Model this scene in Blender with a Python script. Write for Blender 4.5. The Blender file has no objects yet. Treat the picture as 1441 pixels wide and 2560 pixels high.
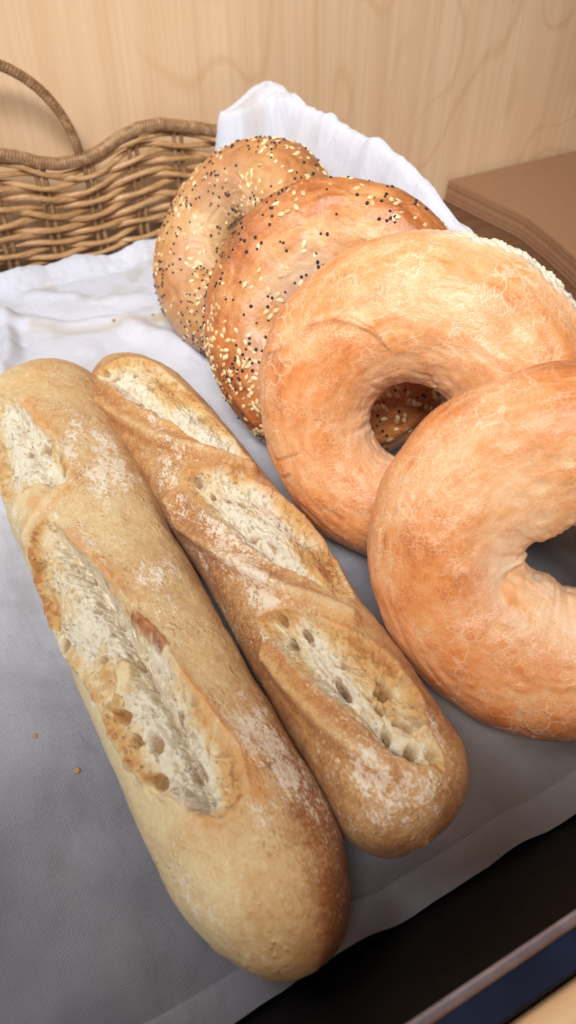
import bpy, math, random
import numpy as np
from mathutils import Vector, Matrix
from mathutils.bvhtree import BVHTree

sc = bpy.context.scene
COL = sc.collection
PI = math.pi

# ------------------------------------------------------------------ noise helpers (numpy)
def _h(ix, iy, iz, seed):
    h = (ix.astype(np.uint32) * np.uint32(374761393) + iy.astype(np.uint32) * np.uint32(668265263)
         + iz.astype(np.uint32) * np.uint32(2147483647 - 58) + np.uint32((seed * 974634777) % 4294967296))
    h = (h ^ (h >> np.uint32(13))) * np.uint32(1274126177)
    h = (h ^ (h >> np.uint32(16))) * np.uint32(2246822519)
    return h ^ (h >> np.uint32(15))

def vnoise(P, seed=0):
    """Smooth value noise in [-1, 1] at points P (n x 3)."""
    P = np.asarray(P, float)
    i = np.floor(P).astype(np.int64)
    f = P - i
    u = f * f * f * (f * (f * 6 - 15) + 10)
    out = np.zeros(len(P))
    for dx in (0, 1):
        wx = u[:, 0] if dx else 1 - u[:, 0]
        for dy in (0, 1):
            wy = u[:, 1] if dy else 1 - u[:, 1]
            for dz in (0, 1):
                wz = u[:, 2] if dz else 1 - u[:, 2]
                v = _h(i[:, 0] + dx, i[:, 1] + dy, i[:, 2] + dz, seed) / 4294967295.0
                out += wx * wy * wz * v
    return out * 2 - 1

def fbm(P, scale, octaves=4, seed=0, gain=.5):
    a, s, t = 1.0, 0.0, 0.0
    out = np.zeros(len(P))
    for o in range(octaves):
        out += a * vnoise(P * scale + 17.3 * o, seed + o)
        t += a
        a *= gain
        scale *= 2.03
    return out / t * 1.6

def worley(P, scale, seed=0):
    """(distance to the nearest feature point, that point's random number)."""
    Q = P * scale
    i = np.floor(Q).astype(np.int64)
    best = np.full(len(P), 9.0)
    rid = np.zeros(len(P))
    for dx in (-1, 0, 1):
        for dy in (-1, 0, 1):
            for dz in (-1, 0, 1):
                a, b, c = i[:, 0] + dx, i[:, 1] + dy, i[:, 2] + dz
                h1 = _h(a, b, c, seed) / 4294967295.0
                h2 = _h(a, b, c, seed + 11) / 4294967295.0
                h3 = _h(a, b, c, seed + 23) / 4294967295.0
                d = np.sqrt((a + h1 - Q[:, 0]) ** 2 + (b + h2 - Q[:, 1]) ** 2 + (c + h3 - Q[:, 2]) ** 2)
                m = d < best
                best[m] = d[m]
                rid[m] = (_h(a, b, c, seed + 31) / 4294967295.0)[m]
    return best, rid

def sm(a, b, x):
    t = np.clip((x - a) / (b - a), 0, 1)
    return t * t * (3 - 2 * t)

def seg_dist(X, Y, line, closed=False):
    pts = list(line) + ([line[0]] if closed else [])
    best = np.full(X.shape, 1e9)
    for (x0, y0), (x1, y1) in zip(pts[:-1], pts[1:]):
        dx, dy = x1 - x0, y1 - y0
        L = dx * dx + dy * dy + 1e-18
        t = np.clip(((X - x0) * dx + (Y - y0) * dy) / L, 0, 1)
        best = np.minimum(best, (X - x0 - t * dx) ** 2 + (Y - y0 - t * dy) ** 2)
    return np.sqrt(best)

def poly_sdf(X, Y, poly):
    inside = np.zeros(X.shape, bool)
    n = len(poly)
    for k in range(n):
        (x0, y0), (x1, y1) = poly[k], poly[(k + 1) % n]
        if y0 == y1:
            continue
        c = ((y0 > Y) != (y1 > Y)) & (X < (x1 - x0) * (Y - y0) / (y1 - y0) + x0)
        inside ^= c
    d = seg_dist(X, Y, poly, True)
    return np.where(inside, -d, d)

# ------------------------------------------------------------------ mesh helpers
def mesh_np(name, V, Q, attrs=None, uv=None, smooth=True):
    """A mesh from vertex array V (n x 3) and quads or triangles Q, fast."""
    V = np.ascontiguousarray(V, np.float32)
    Q = np.ascontiguousarray(Q, np.int32)
    used = np.zeros(len(V), bool)
    used[Q.ravel()] = True
    remap = np.cumsum(used) - 1
    idx = np.nonzero(used)[0]
    V2 = V[idx]
    Q2 = remap[Q].astype(np.int32)
    k = Q.shape[1]
    me = bpy.data.meshes.new(name)
    me.vertices.add(len(V2))
    me.vertices.foreach_set('co', V2.ravel())
    me.loops.add(Q2.size)
    me.loops.foreach_set('vertex_index', Q2.ravel())
    me.polygons.add(len(Q2))
    me.polygons.foreach_set('loop_start', np.arange(0, Q2.size, k, dtype=np.int32))
    me.polygons.foreach_set('loop_total', np.full(len(Q2), k, np.int32))
    me.update(calc_edges=True)
    me.polygons.foreach_set('use_smooth', np.full(len(Q2), smooth, bool))
    for an, av in (attrs or {}).items():
        at = me.attributes.new(an, 'FLOAT', 'POINT')
        at.data.foreach_set('value', np.ascontiguousarray(av[idx], np.float32))
    if uv is not None:
        l = me.uv_layers.new(name='UVMap')
        l.data.foreach_set('uv', np.ascontiguousarray(uv[idx][Q2.ravel()], np.float32).ravel())
    me.validate()
    return me

def obj(name, me, mat=None, parent=None):
    """Link a mesh whose vertices are given in world space; a child's are shifted to its parent's frame."""
    o = bpy.data.objects.new(name, me)
    COL.objects.link(o)
    if mat is not None:
        me.materials.clear()
        me.materials.append(mat)
    if parent is not None:
        p = Vector((0, 0, 0))
        q = parent
        while q is not None:
            p = p + q.location
            q = q.parent
        me.transform(Matrix.Translation(-p))
        o.parent = parent
    return o

def thing(name, loc, label, cat, group=None):
    o = bpy.data.objects.new(name, None)
    o.empty_display_size = .02
    COL.objects.link(o)
    o.location = loc
    return tag(o, label, cat, group)

def tag(o, label, cat, group=None):
    o['label'] = label
    o['category'] = cat
    if group:
        o['group'] = group
    return o

def grid_quads(n, m, wrap_m=False, wrap_n=False):
    a = np.arange(n if wrap_n else n - 1)
    b = np.arange(m if wrap_m else m - 1)
    A, B = np.meshgrid(a, b, indexing='ij')
    A2, B2 = (A + 1) % n, (B + 1) % m
    return np.stack([A * m + B, A2 * m + B, A2 * m + B2, A * m + B2], -1).reshape(-1, 4)

def tube_mesh(name, pts, rad, seg=10, flat=1.0, wrap=0.0, turns_per_m=0.0, caps=True):
    """A tube along pts (n x 3); rad is a number or array; wrap adds the ridges of a wound strand."""
    P = np.asarray(pts, float)
    n = len(P)
    T = np.gradient(P, axis=0)
    T /= np.linalg.norm(T, axis=1)[:, None]
    up = np.array([0, 1.0, 0]) if abs(T[:, 1]).mean() < .8 else np.array([1.0, 0, 0])
    N = np.cross(T, up)
    N /= np.linalg.norm(N, axis=1)[:, None]
    B = np.cross(T, N)
    r = np.broadcast_to(np.asarray(rad, float), (n,))
    ph = np.linspace(0, 2 * PI, seg, endpoint=False)
    L = np.concatenate([[0], np.cumsum(np.linalg.norm(np.diff(P, axis=0), axis=1))])
    R = r[:, None] * (1 + wrap * np.abs(np.sin(PI * turns_per_m * L[:, None] + ph[None] / 2)))
    V = P[:, None] + (R * np.cos(ph))[..., None] * N[:, None] + (R * np.sin(ph) * flat)[..., None] * B[:, None]
    V = V.reshape(-1, 3)
    Q = grid_quads(n, seg, wrap_m=True)
    if caps:
        c0, c1 = len(V), len(V) + 1
        V = np.concatenate([V, P[:1], P[-1:]])
        j = np.arange(seg)
        k = (j + 1) % seg
        Q = np.concatenate([Q, np.stack([k, j, np.full(seg, c0), np.full(seg, c0)], -1)[:, :4],
                            np.stack([(n - 1) * seg + j, (n - 1) * seg + k, np.full(seg, c1), np.full(seg, c1)], -1)])
        quads = Q[:-2 * seg]
        tris = Q[-2 * seg:, :3]
        me = bpy.data.meshes.new(name)
        me.from_pydata(V.tolist(), [], quads.tolist() + tris.tolist())
        me.polygons.foreach_set('use_smooth', np.ones(len(me.polygons), bool))
        me.update()
        return me
    return mesh_np(name, V, Q)

# ------------------------------------------------------------------ node helpers
class NT:
    def __init__(self, name):
        self.mat = bpy.data.materials.new(name)
        self.mat.use_nodes = True
        self.t = self.mat.node_tree
        self.b = self.t.nodes['Principled BSDF']
    def n(self, typ, **kw):
        nd = self.t.nodes.new(typ)
        for k, v in kw.items():
            setattr(nd, k, v)
        return nd
    def link(self, a, b):
        self.t.links.new(a, b)
    def put(self, sock, v):
        if hasattr(v, 'links') or isinstance(v, bpy.types.NodeSocket):
            self.link(v, sock)
        else:
            sock.default_value = v
    def math(self, op, a, b=0.0, c=None, clamp=False):
        nd = self.n('ShaderNodeMath', operation=op, use_clamp=clamp)
        self.put(nd.inputs[0], a)
        self.put(nd.inputs[1], b)
        if c is not None:
            self.put(nd.inputs[2], c)
        return nd.outputs[0]
    def attr(self, name):
        return self.n('ShaderNodeAttribute', attribute_name=name).outputs['Fac']
    def coord(self, which='Object'):
        return self.n('ShaderNodeTexCoord').outputs[which]
    def mapping(self, vec, scale=(1, 1, 1), rot=(0, 0, 0), loc=(0, 0, 0)):
        nd = self.n('ShaderNodeMapping')
        self.link(vec, nd.inputs[0])
        nd.inputs['Scale'].default_value = scale
        nd.inputs['Rotation'].default_value = rot
        nd.inputs['Location'].default_value = loc
        return nd.outputs[0]
    def noise(self, vec, scale, detail=3.0, rough=.5, dist=0.0, out='Fac'):
        nd = self.n('ShaderNodeTexNoise')
        self.link(vec, nd.inputs['Vector'])
        nd.inputs['Scale'].default_value = scale
        nd.inputs['Detail'].default_value = detail
        nd.inputs['Roughness'].default_value = rough
        nd.inputs['Distortion'].default_value = dist
        return nd.outputs[out]
    def voronoi(self, vec, scale, feature='F1', rand=1.0):
        nd = self.n('ShaderNodeTexVoronoi', feature=feature)
        self.link(vec, nd.inputs['Vector'])
        nd.inputs['Scale'].default_value = scale
        nd.inputs['Randomness'].default_value = rand
        return nd.outputs['Distance']
    def range(self, v, a, b, c=0.0, d=1.0, smooth=True):
        nd = self.n('ShaderNodeMapRange', interpolation_type='SMOOTHSTEP' if smooth else 'LINEAR')
        self.link(v, nd.inputs[0])
        for k, x in zip((1, 2, 3, 4), (a, b, c, d)):
            nd.inputs[k].default_value = x
        return nd.outputs[0]
    def ramp(self, v, stops):
        nd = self.n('ShaderNodeValToRGB')
        self.link(v, nd.inputs[0])
        e = nd.color_ramp.elements
        while len(e) < len(stops):
            e.new(.5)
        for el, (p, c) in zip(e, stops):
            el.position = p
            el.color = (*c, 1)
        return nd.outputs[0]
    def mix(self, f, a, b, mode='MIX'):
        nd = self.n('ShaderNodeMix', data_type='RGBA', blend_type=mode)
        self.put(nd.inputs[0], f)
        self.put(nd.inputs[6], a if not isinstance(a, tuple) else (*a, 1))
        self.put(nd.inputs[7], b if not isinstance(b, tuple) else (*b, 1))
        return nd.outputs[2]
    def warp(self, vec, scale, amount):
        c = self.noise(vec, scale, 2.0, out='Color')
        s = self.n('ShaderNodeVectorMath', operation='SUBTRACT')
        self.link(c, s.inputs[0])
        s.inputs[1].default_value = (.5, .5, .5)
        m = self.n('ShaderNodeVectorMath', operation='SCALE')
        self.link(s.outputs[0], m.inputs[0])
        m.inputs['Scale'].default_value = amount
        a = self.n('ShaderNodeVectorMath', operation='ADD')
        self.link(vec, a.inputs[0])
        self.link(m.outputs[0], a.inputs[1])
        return a.outputs[0]
    def bump(self, h, strength, dist, normal=None):
        nd = self.n('ShaderNodeBump')
        self.link(h, nd.inputs['Height'])
        nd.inputs['Strength'].default_value = strength
        nd.inputs['Distance'].default_value = dist
        if normal is not None:
            self.link(normal, nd.inputs['Normal'])
        return nd.outputs[0]
    def done(self, color=None, rough=None, normal=None, spec=None, **kw):
        b = self.b
        if color is not None:
            self.put(b.inputs['Base Color'], color if not isinstance(color, tuple) else (*color, 1))
        if rough is not None:
            self.put(b.inputs['Roughness'], rough)
        if normal is not None:
            self.link(normal, b.inputs['Normal'])
        if spec is not None:
            self.put(b.inputs['Specular IOR Level'], spec)
        for k, v in kw.items():
            self.put(b.inputs[k], v)
        return self.mat

def srgb(r, g, b):
    f = lambda c: c / 12.92 if c <= .04045 else ((c + .055) / 1.055) ** 2.4
    return (f(r / 255), f(g / 255), f(b / 255))

# ------------------------------------------------------------------ materials
def mat_baguette(name, pale, mid, dark):
    m = NT(name)
    co = m.coord()
    bake, flour, crumb, toast, cav_shade = (m.attr(k) for k in ('bake', 'flour', 'crumb', 'toast', 'cav_shade'))
    w = m.warp(co, 90, .006)
    n1 = m.noise(w, 120, 5, .6)
    n2 = m.noise(co, 900, 3, .6)
    b = m.math('ADD', bake, m.math('MULTIPLY', m.math('SUBTRACT', n1, .5), .5))
    b = m.math('ADD', b, m.math('MULTIPLY', m.math('SUBTRACT', n2, .5), .44))
    b = m.math('ADD', b, m.math('MULTIPLY', m.math('SUBTRACT', m.noise(co, 300, 3, .6), .5), .46))
    crust = m.ramp(b, [(0.0, pale), (.42, mid), (.72, dark), (1.0, tuple(c * .5 for c in dark))])
    # tiny pale blisters in the crust
    v = m.voronoi(m.warp(co, 300, .002), 420)
    spot = m.math('MULTIPLY', m.range(v, .12, .3, 1, 0), m.range(m.noise(co, 70, 3), .5, .68))
    crust = m.mix(m.math('MULTIPLY', spot, .45), crust, srgb(232, 204, 160))
    # flour dust: a broad mask broken up into small blotches and grains
    cs = m.mapping(co, (1, .6, 1))
    fg = m.math('ADD', m.math('MULTIPLY', m.noise(cs, 230, 4, .7), .45), m.math('MULTIPLY', m.noise(cs, 760, 4, .75), .55))
    thr = m.math('SUBTRACT', .69, m.math('MULTIPLY', flour, .27))
    fm = m.math('MULTIPLY', m.range(m.math('SUBTRACT', fg, thr), .0, .09), .85)
    haze = m.math('MULTIPLY', m.range(m.noise(cs, 1100, 3, .8), .50, .66), m.math('MULTIPLY', flour, .6))
    crust = m.mix(haze, crust, srgb(236, 226, 208))
    crust = m.mix(fm, crust, srgb(238, 228, 208))
    dv = m.voronoi(m.warp(co, 400, .0016), 250)
    dots = m.math('MULTIPLY', m.range(dv, .10, .30, 1, 0), m.range(m.noise(co, 85, 3, .6), .42, .66))
    crust = m.mix(m.math('MULTIPLY', dots, .6), crust, srgb(236, 222, 192))
    # crumb: cream with toasted tips and brown hollows, their occlusion shade painted in
    cn = m.noise(w, 330, 4, .6)
    t = m.math('ADD', toast, m.math('MULTIPLY', m.math('SUBTRACT', cn, .5), .7))
    pits = m.math('MULTIPLY', m.range(m.voronoi(m.warp(co, 260, .003), 340), .16, .34, 1, 0), m.range(m.noise(co, 150, 3, .6), .42, .58))
    crumbc = m.ramp(t, [(0.0, srgb(234, 224, 200)), (.30, srgb(230, 209, 167)), (.62, srgb(220, 176, 114)), (.85, srgb(212, 164, 104)), (1.0, srgb(190, 130, 74))])
    crumbc = m.mix(m.math('MULTIPLY', pits, .32), crumbc, srgb(168, 128, 78))
    crumbc = m.mix(m.math('MULTIPLY', cav_shade, .85), crumbc, srgb(158, 112, 60))
    col = m.mix(crumb, crust, crumbc)
    col = m.mix(m.math('MULTIPLY', m.attr('burn'), .92), col, srgb(160, 82, 40))
    col = m.mix(m.attr('gold'), col, srgb(222, 146, 66))
    rough = m.math('ADD', m.range(crumb, 0, 1, .5, .85), m.math('MULTIPLY', fm, .3))
    h = m.math('ADD', m.math('MULTIPLY', n2, .4), m.math('MULTIPLY', m.noise(co, 2600, 3, .6), .35))
    h = m.math('ADD', h, m.math('MULTIPLY', m.noise(co, 380, 5, .7), m.math('ADD', .35, m.math('MULTIPLY', crumb, 1.6))))
    h = m.math('ADD', h, m.math('MULTIPLY', m.range(m.voronoi(m.warp(co, 200, .003), 380), .1, .5, 1, 0), m.range(m.noise(co, 80, 3), .45, .65, 0, .7)))
    h = m.math('SUBTRACT', h, m.math('MULTIPLY', m.math('MULTIPLY', pits, crumb), 1.2))
    nrm = m.bump(h, .75, .0009)
    return m.done(col, rough, nrm, .38, **{'Sheen Weight': .06})

def mat_bagel(name, stops, vein, vein_amt, base=False):
    m = NT(name)
    co = m.coord()
    bake, pale = m.attr('bake'), m.attr('pale')
    uv = m.coord('UV')
    w = m.warp(co, 55, .012)
    n1 = m.noise(w, 70, 5, .6)
    n2 = m.noise(m.warp(co, 140, .006), 210, 4, .62)
    b = m.math('ADD', bake, m.math('MULTIPLY', m.math('SUBTRACT', n1, .5), .55))
    b = m.math('ADD', b, m.math('MULTIPLY', m.math('SUBTRACT', n2, .5), .28))
    # faint streaks running round the ring
    st = m.noise(m.mapping(uv, (9, 70, 1)), 3, 4, .6, .4)
    b = m.math('ADD', b, m.math('MULTIPLY', m.math('SUBTRACT', st, .5), .34))
    col = m.ramp(b, stops)
    # fine pale network where the skin has stretched
    wv = m.warp(m.warp(co, 60, .011), 260, .0035)
    v1 = m.voronoi(wv, 125, 'DISTANCE_TO_EDGE')
    v2 = m.voronoi(m.warp(co, 150, .008), 300, 'DISTANCE_TO_EDGE')
    v3 = m.voronoi(m.warp(co, 220, .004), 520, 'DISTANCE_TO_EDGE')
    l1 = m.math('MULTIPLY', m.range(v1, .0, .065, 1, 0), m.range(m.noise(co, 38, 3), .48, .66))
    l2 = m.math('MULTIPLY', m.range(v2, .0, .10, 1, 0), m.range(m.noise(m.mapping(co, loc=(3, 1, 2)), 48, 3), .46, .68))
    l3 = m.math('MULTIPLY', m.range(v3, .0, .13, 1, 0), m.range(m.noise(m.mapping(co, loc=(7, 2, 5)), 60, 4, .6), .40, .62, 0, .7))
    net = m.math('MAXIMUM', m.math('MAXIMUM', l1, m.math('MULTIPLY', l2, .8)), l3)
    col = m.mix(m.math('MULTIPLY', net, vein_amt), col, vein)
    col = m.mix(m.math('MULTIPLY', m.range(m.noise(w, 30, 4, .6), .56, .78), .26), col, vein)
    # specks
    sp = m.range(m.voronoi(co, 330), .06, .12, 1, 0)
    sp = m.math('MULTIPLY', sp, m.range(m.noise(co, 90, 2), .56, .66))
    col = m.mix(m.math('MULTIPLY', sp, .55), col, srgb(120, 62, 24))
    pn = m.math('MULTIPLY', pale, m.range(m.noise(co, 160, 4, .65), .25, .55, .75, 1))
    col = m.mix(pn, col, srgb(247, 234, 208))
    col = m.mix(m.attr('crack'), col, srgb(150, 82, 40))
    col = m.mix(m.attr('red'), col, srgb(224, 128, 72))
    h = m.math('ADD', m.math('MULTIPLY', n2, .5), m.math('MULTIPLY', m.noise(co, 1300, 3, .6), .3))
    h = m.math('ADD', h, m.math('MULTIPLY', net, .22))
    h = m.math('ADD', h, m.math('MULTIPLY', m.noise(m.warp(co, 200, .004), 480, 3, .6), .5))
    nrm = m.bump(h, .55, .0008)
    rough = m.math('ADD', .29, m.math('MULTIPLY', n1, .16))
    return m.done(col, rough, nrm, .5, **{'Sheen Weight': .04})

M = {}
M['b1'] = mat_baguette('baguette_crust_pale', srgb(228, 207, 158), srgb(208, 168, 114), srgb(160, 102, 50))
M['b2'] = mat_baguette('baguette_crust_golden', srgb(226, 202, 158), srgb(206, 162, 106), srgb(166, 108, 56))
plain = [(0.08, srgb(244, 208, 166)), (.36, srgb(239, 178, 122)), (.62, srgb(227, 146, 82)), (.82, srgb(190, 108, 50)), (1.0, srgb(140, 78, 34))]
M['bagel'] = mat_bagel('bagel_crust', plain, srgb(250, 226, 192), .55)
seeded = [(0.05, srgb(216, 184, 124)), (.34, srgb(210, 152, 94)), (.58, srgb(194, 118, 60)), (.8, srgb(160, 86, 38)), (1.0, srgb(112, 60, 28))]
M['seeded'] = mat_bagel('seeded_bagel_crust', seeded, srgb(226, 186, 132), .38)
seeded1 = [(0.05, srgb(206, 180, 124)), (.34, srgb(202, 154, 100)), (.58, srgb(184, 122, 70)), (.8, srgb(156, 94, 48)), (1.0, srgb(112, 64, 32))]
M['seeded_far'] = mat_bagel('seeded_bagel_dull_crust', seeded1, srgb(214, 178, 128), .3)

m = NT('sesame_seed_shell')
rn = m.n('ShaderNodeObjectInfo').outputs['Random']
gi = m.n('ShaderNodeNewGeometry').outputs['Random Per Island']
rr = m.math('FRACT', m.math('ADD', rn, gi))
M['sesame'] = m.done(m.ramp(rr, [(0, srgb(196, 152, 96)), (.3, srgb(228, 198, 146)), (.7, srgb(244, 224, 182)), (1, srgb(212, 172, 114))]), .42, spec=.4)
m = NT('poppy_seed_shell')
M['poppy'] = m.done(m.ramp(m.noise(m.coord(), 2500, 2), [(.3, srgb(34, 32, 40)), (.7, srgb(66, 62, 72))]), .6, spec=.3)

def mat_cloth(name, tint=(1, 1, 1), hem=False):
    m = NT(name)
    uv = m.coord('UV')
    wuv = m.warp(uv, 45, .0016)
    sep = m.n('ShaderNodeSeparateXYZ')
    m.link(wuv, sep.inputs[0])
    k = 2 * PI / .00100
    su = m.math('SINE', m.math('MULTIPLY', sep.outputs[0], k))
    sv = m.math('SINE', m.math('MULTIPLY', sep.outputs[1], k))
    hole = m.range(m.math('MULTIPLY', m.math('ADD', m.math('ADD', su, sv), 2.0), .25), .60, .93)
    # threads vary in thickness, so the weave comes and goes
    wear = m.range(m.noise(m.mapping(uv, (1, 1, 1)), 26, 4, .6), .36, .64)
    hole = m.math('MULTIPLY', hole, m.math('ADD', .35, m.math('MULTIPLY', wear, .55)))
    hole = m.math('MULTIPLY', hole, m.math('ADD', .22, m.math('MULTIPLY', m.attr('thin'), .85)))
    if hem:
        hole = m.math('MULTIPLY', hole, .35)
    thin = m.attr('thin')        # open weave over the tray, with foreground shade painted into the colour
    tone = m.noise(uv, 11, 4, .6)
    col = m.ramp(tone, [(.3, tuple(a * b for a, b in zip(srgb(203, 205, 214), tint))), (.7, tuple(a * b for a, b in zip(srgb(221, 223, 233), tint)))])
    slub = m.noise(m.mapping(uv, (14, 420, 1)), 3, 3)
    slub2 = m.noise(m.mapping(uv, (420, 14, 1)), 3, 3)
    col = m.mix(.16, col, m.ramp(m.math('MULTIPLY', m.math('ADD', slub, slub2), .5), [(.35, (.3, .29, .28)), (.65, (.95, .95, .95))]), 'MULTIPLY')
    col = m.mix(m.attr('beige_tone'), col, srgb(176, 160, 132))
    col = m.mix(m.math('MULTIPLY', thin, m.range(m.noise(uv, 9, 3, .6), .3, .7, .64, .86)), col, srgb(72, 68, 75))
    col = m.mix(m.attr('warm_bounce'), col, srgb(146, 128, 110))
    col = m.mix(m.math('MULTIPLY', hole, .72), col, srgb(50, 45, 46))
    h = m.math('ADD', m.math('MULTIPLY', m.math('ADD', su, sv), -.25), m.math('MULTIPLY', m.noise(uv, 300, 3), .5))
    nrm = m.bump(h, .35, .0003)
    wr = m.noise(m.warp(uv, 14, .03), 34, 4, .55)
    nrm = m.bump(wr, .45, .006, nrm)
    return m.done(col, .92, nrm, .12, **{'Sheen Weight': .12})
M['cloth'] = mat_cloth('linen_weave')
M['hem'] = mat_cloth('linen_hem', (1.04, 1.03, 1.03), True)

m = NT('wicker_strand')
co = m.coord()
f = m.noise(m.mapping(co, (40, 500, 500)), 1.5, 4, .6)
f2 = m.noise(co, 35, 3)
M['wicker'] = m.done(m.ramp(m.math('ADD', m.math('MULTIPLY', f, .6), m.math('MULTIPLY', f2, .4)), [(.28, srgb(128, 92, 52)), (.5, srgb(180, 136, 88)), (.72, srgb(222, 182, 136))]), .42,
                     m.bump(f, .3, .0006), .5)
m = NT('wicker_binding')
co = m.coord()
f = m.noise(co, 180, 4, .6)
M['binding'] = m.done(m.ramp(f, [(.3, srgb(112, 80, 50)), (.55, srgb(154, 116, 78)), (.75, srgb(188, 152, 114))]), .45, m.bump(f, .3, .0005), .5)

m = NT('maple_veneer')
co = m.coord()
w = m.warp(m.mapping(co, (1, 1, .10)), 9, .05)
fine = m.noise(m.mapping(w, (260, 1, 26)), 1.0, 4, .62)
mid = m.noise(m.mapping(w, (46, 1, 9)), 1.0, 3, .55)
broad = m.noise(m.mapping(co, (6, 1, 2.2)), 1.0, 3, .5)
# cathedral figure: contour lines of a slow field, strongest towards the right of the board
field = m.noise(m.mapping(m.warp(co, 7, .05), (7.5, 1, 3.2), loc=(.35, 0, .2)), 1.0, 2.0, .45)
ring = m.math('ABSOLUTE', m.math('SUBTRACT', m.math('FRACT', m.math('MULTIPLY', field, 11.0)), .5))
figure = m.math('MULTIPLY', m.range(ring, .0, .13, 1, 0), m.range(m.noise(m.mapping(co, (4.2, 1, 2.0), loc=(.9, 0, .4)), 1.0, 2), .46, .62))
v = m.math('ADD', m.math('MULTIPLY', fine, .34), m.math('ADD', m.math('MULTIPLY', mid, .36), m.math('MULTIPLY', broad, .30)))
col = m.ramp(v, [(.34, srgb(218, 179, 138)), (.5, srgb(231, 196, 156)), (.66, srgb(239, 210, 174))])
col = m.mix(m.math('MULTIPLY', figure, .24), col, srgb(198, 140, 84))
fleck = m.math('MULTIPLY', m.range(m.voronoi(m.mapping(co, (150, 1, 18)), 1.0), .05, .16, 1, 0), .28)
col = m.mix(fleck, col, srgb(238, 208, 168))
M['wall'] = m.done(col, .42, m.bump(fine, .10, .0005), .35)

m = NT('dark_table_wood')
co = m.coord()
g = m.noise(m.mapping(co, (9, 130, 1)), 1.5, 4, .6)
M['table'] = m.done(m.ramp(g, [(.3, srgb(92, 62, 42)), (.7, srgb(126, 90, 64))]), .5, m.bump(g, .15, .0006))
m = NT('shelf_front_wood')
co = m.coord()
g = m.noise(m.mapping(co, (10, 160, 160)), 1.5, 4, .6)
M['front'] = m.done(m.ramp(g, [(.3, srgb(220, 166, 112)), (.7, srgb(244, 204, 156))]), .4)

m = NT('black_tray_lacquer')
co = m.coord()
g = m.noise(co, 240, 4, .6)
dust = m.math('MULTIPLY', m.range(m.voronoi(co, 260), .03, .08, 1, 0), m.range(m.noise(co, 60, 3), .5, .64))
M['tray'] = m.done(m.mix(m.math('MULTIPLY', dust, .5), m.ramp(g, [(.3, srgb(15, 13, 12)), (.7, srgb(24, 20, 18))]), srgb(120, 110, 100)), m.range(m.noise(co, 40, 3), .3, .7, .5, .7), m.bump(g, .08, .0003), .2)
m = NT('tray_rim_highlight')
g = m.noise(m.coord(), 90, 3)
M['rim'] = m.done(m.ramp(g, [(.3, srgb(150, 148, 162)), (.7, srgb(184, 182, 196))]), .32, Metallic=.35)  # highlight along the tray edge, painted as pale grey
m = NT('tray_ledge_blue_reflection')
g = m.noise(m.coord(), 60, 3)
M['ledge'] = m.done(m.ramp(g, [(.3, srgb(26, 42, 74)), (.7, srgb(38, 58, 98))]), .4)  # blue daylight reflection painted into the colour of the black ledge

m = NT('kraft_paper')
co = m.coord()
f = m.noise(m.mapping(co, (60, 420, 60)), 1.2, 5, .7)
f2 = m.noise(co, 700, 3, .7)
M['kraft'] = m.done(m.ramp(m.math('ADD', m.math('MULTIPLY', f, .5), m.math('MULTIPLY', f2, .5)), [(.32, srgb(148, 108, 80)), (.68, srgb(170, 130, 98))]), .85, m.bump(f2, .2, .0003), .15)
m = NT('bread_crumb')
M['speck'] = m.done(m.ramp(m.noise(m.coord(), 900, 3), [(.3, srgb(170, 112, 56)), (.7, srgb(214, 168, 108))]), .8)

# ------------------------------------------------------------------ baguettes
QS = .031     # metres of arc per radian round a baguette

def bag_prof(s, L, e0, e1):
    d0 = np.clip(s * L / e0, 0, 1)
    d1 = np.clip((1 - s) * L / e1, 0, 1)
    return (1 - (1 - d0) ** 2.2) ** (1 / 2.2) * (1 - (1 - d1) ** 2.2) ** (1 / 2.2)

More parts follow.
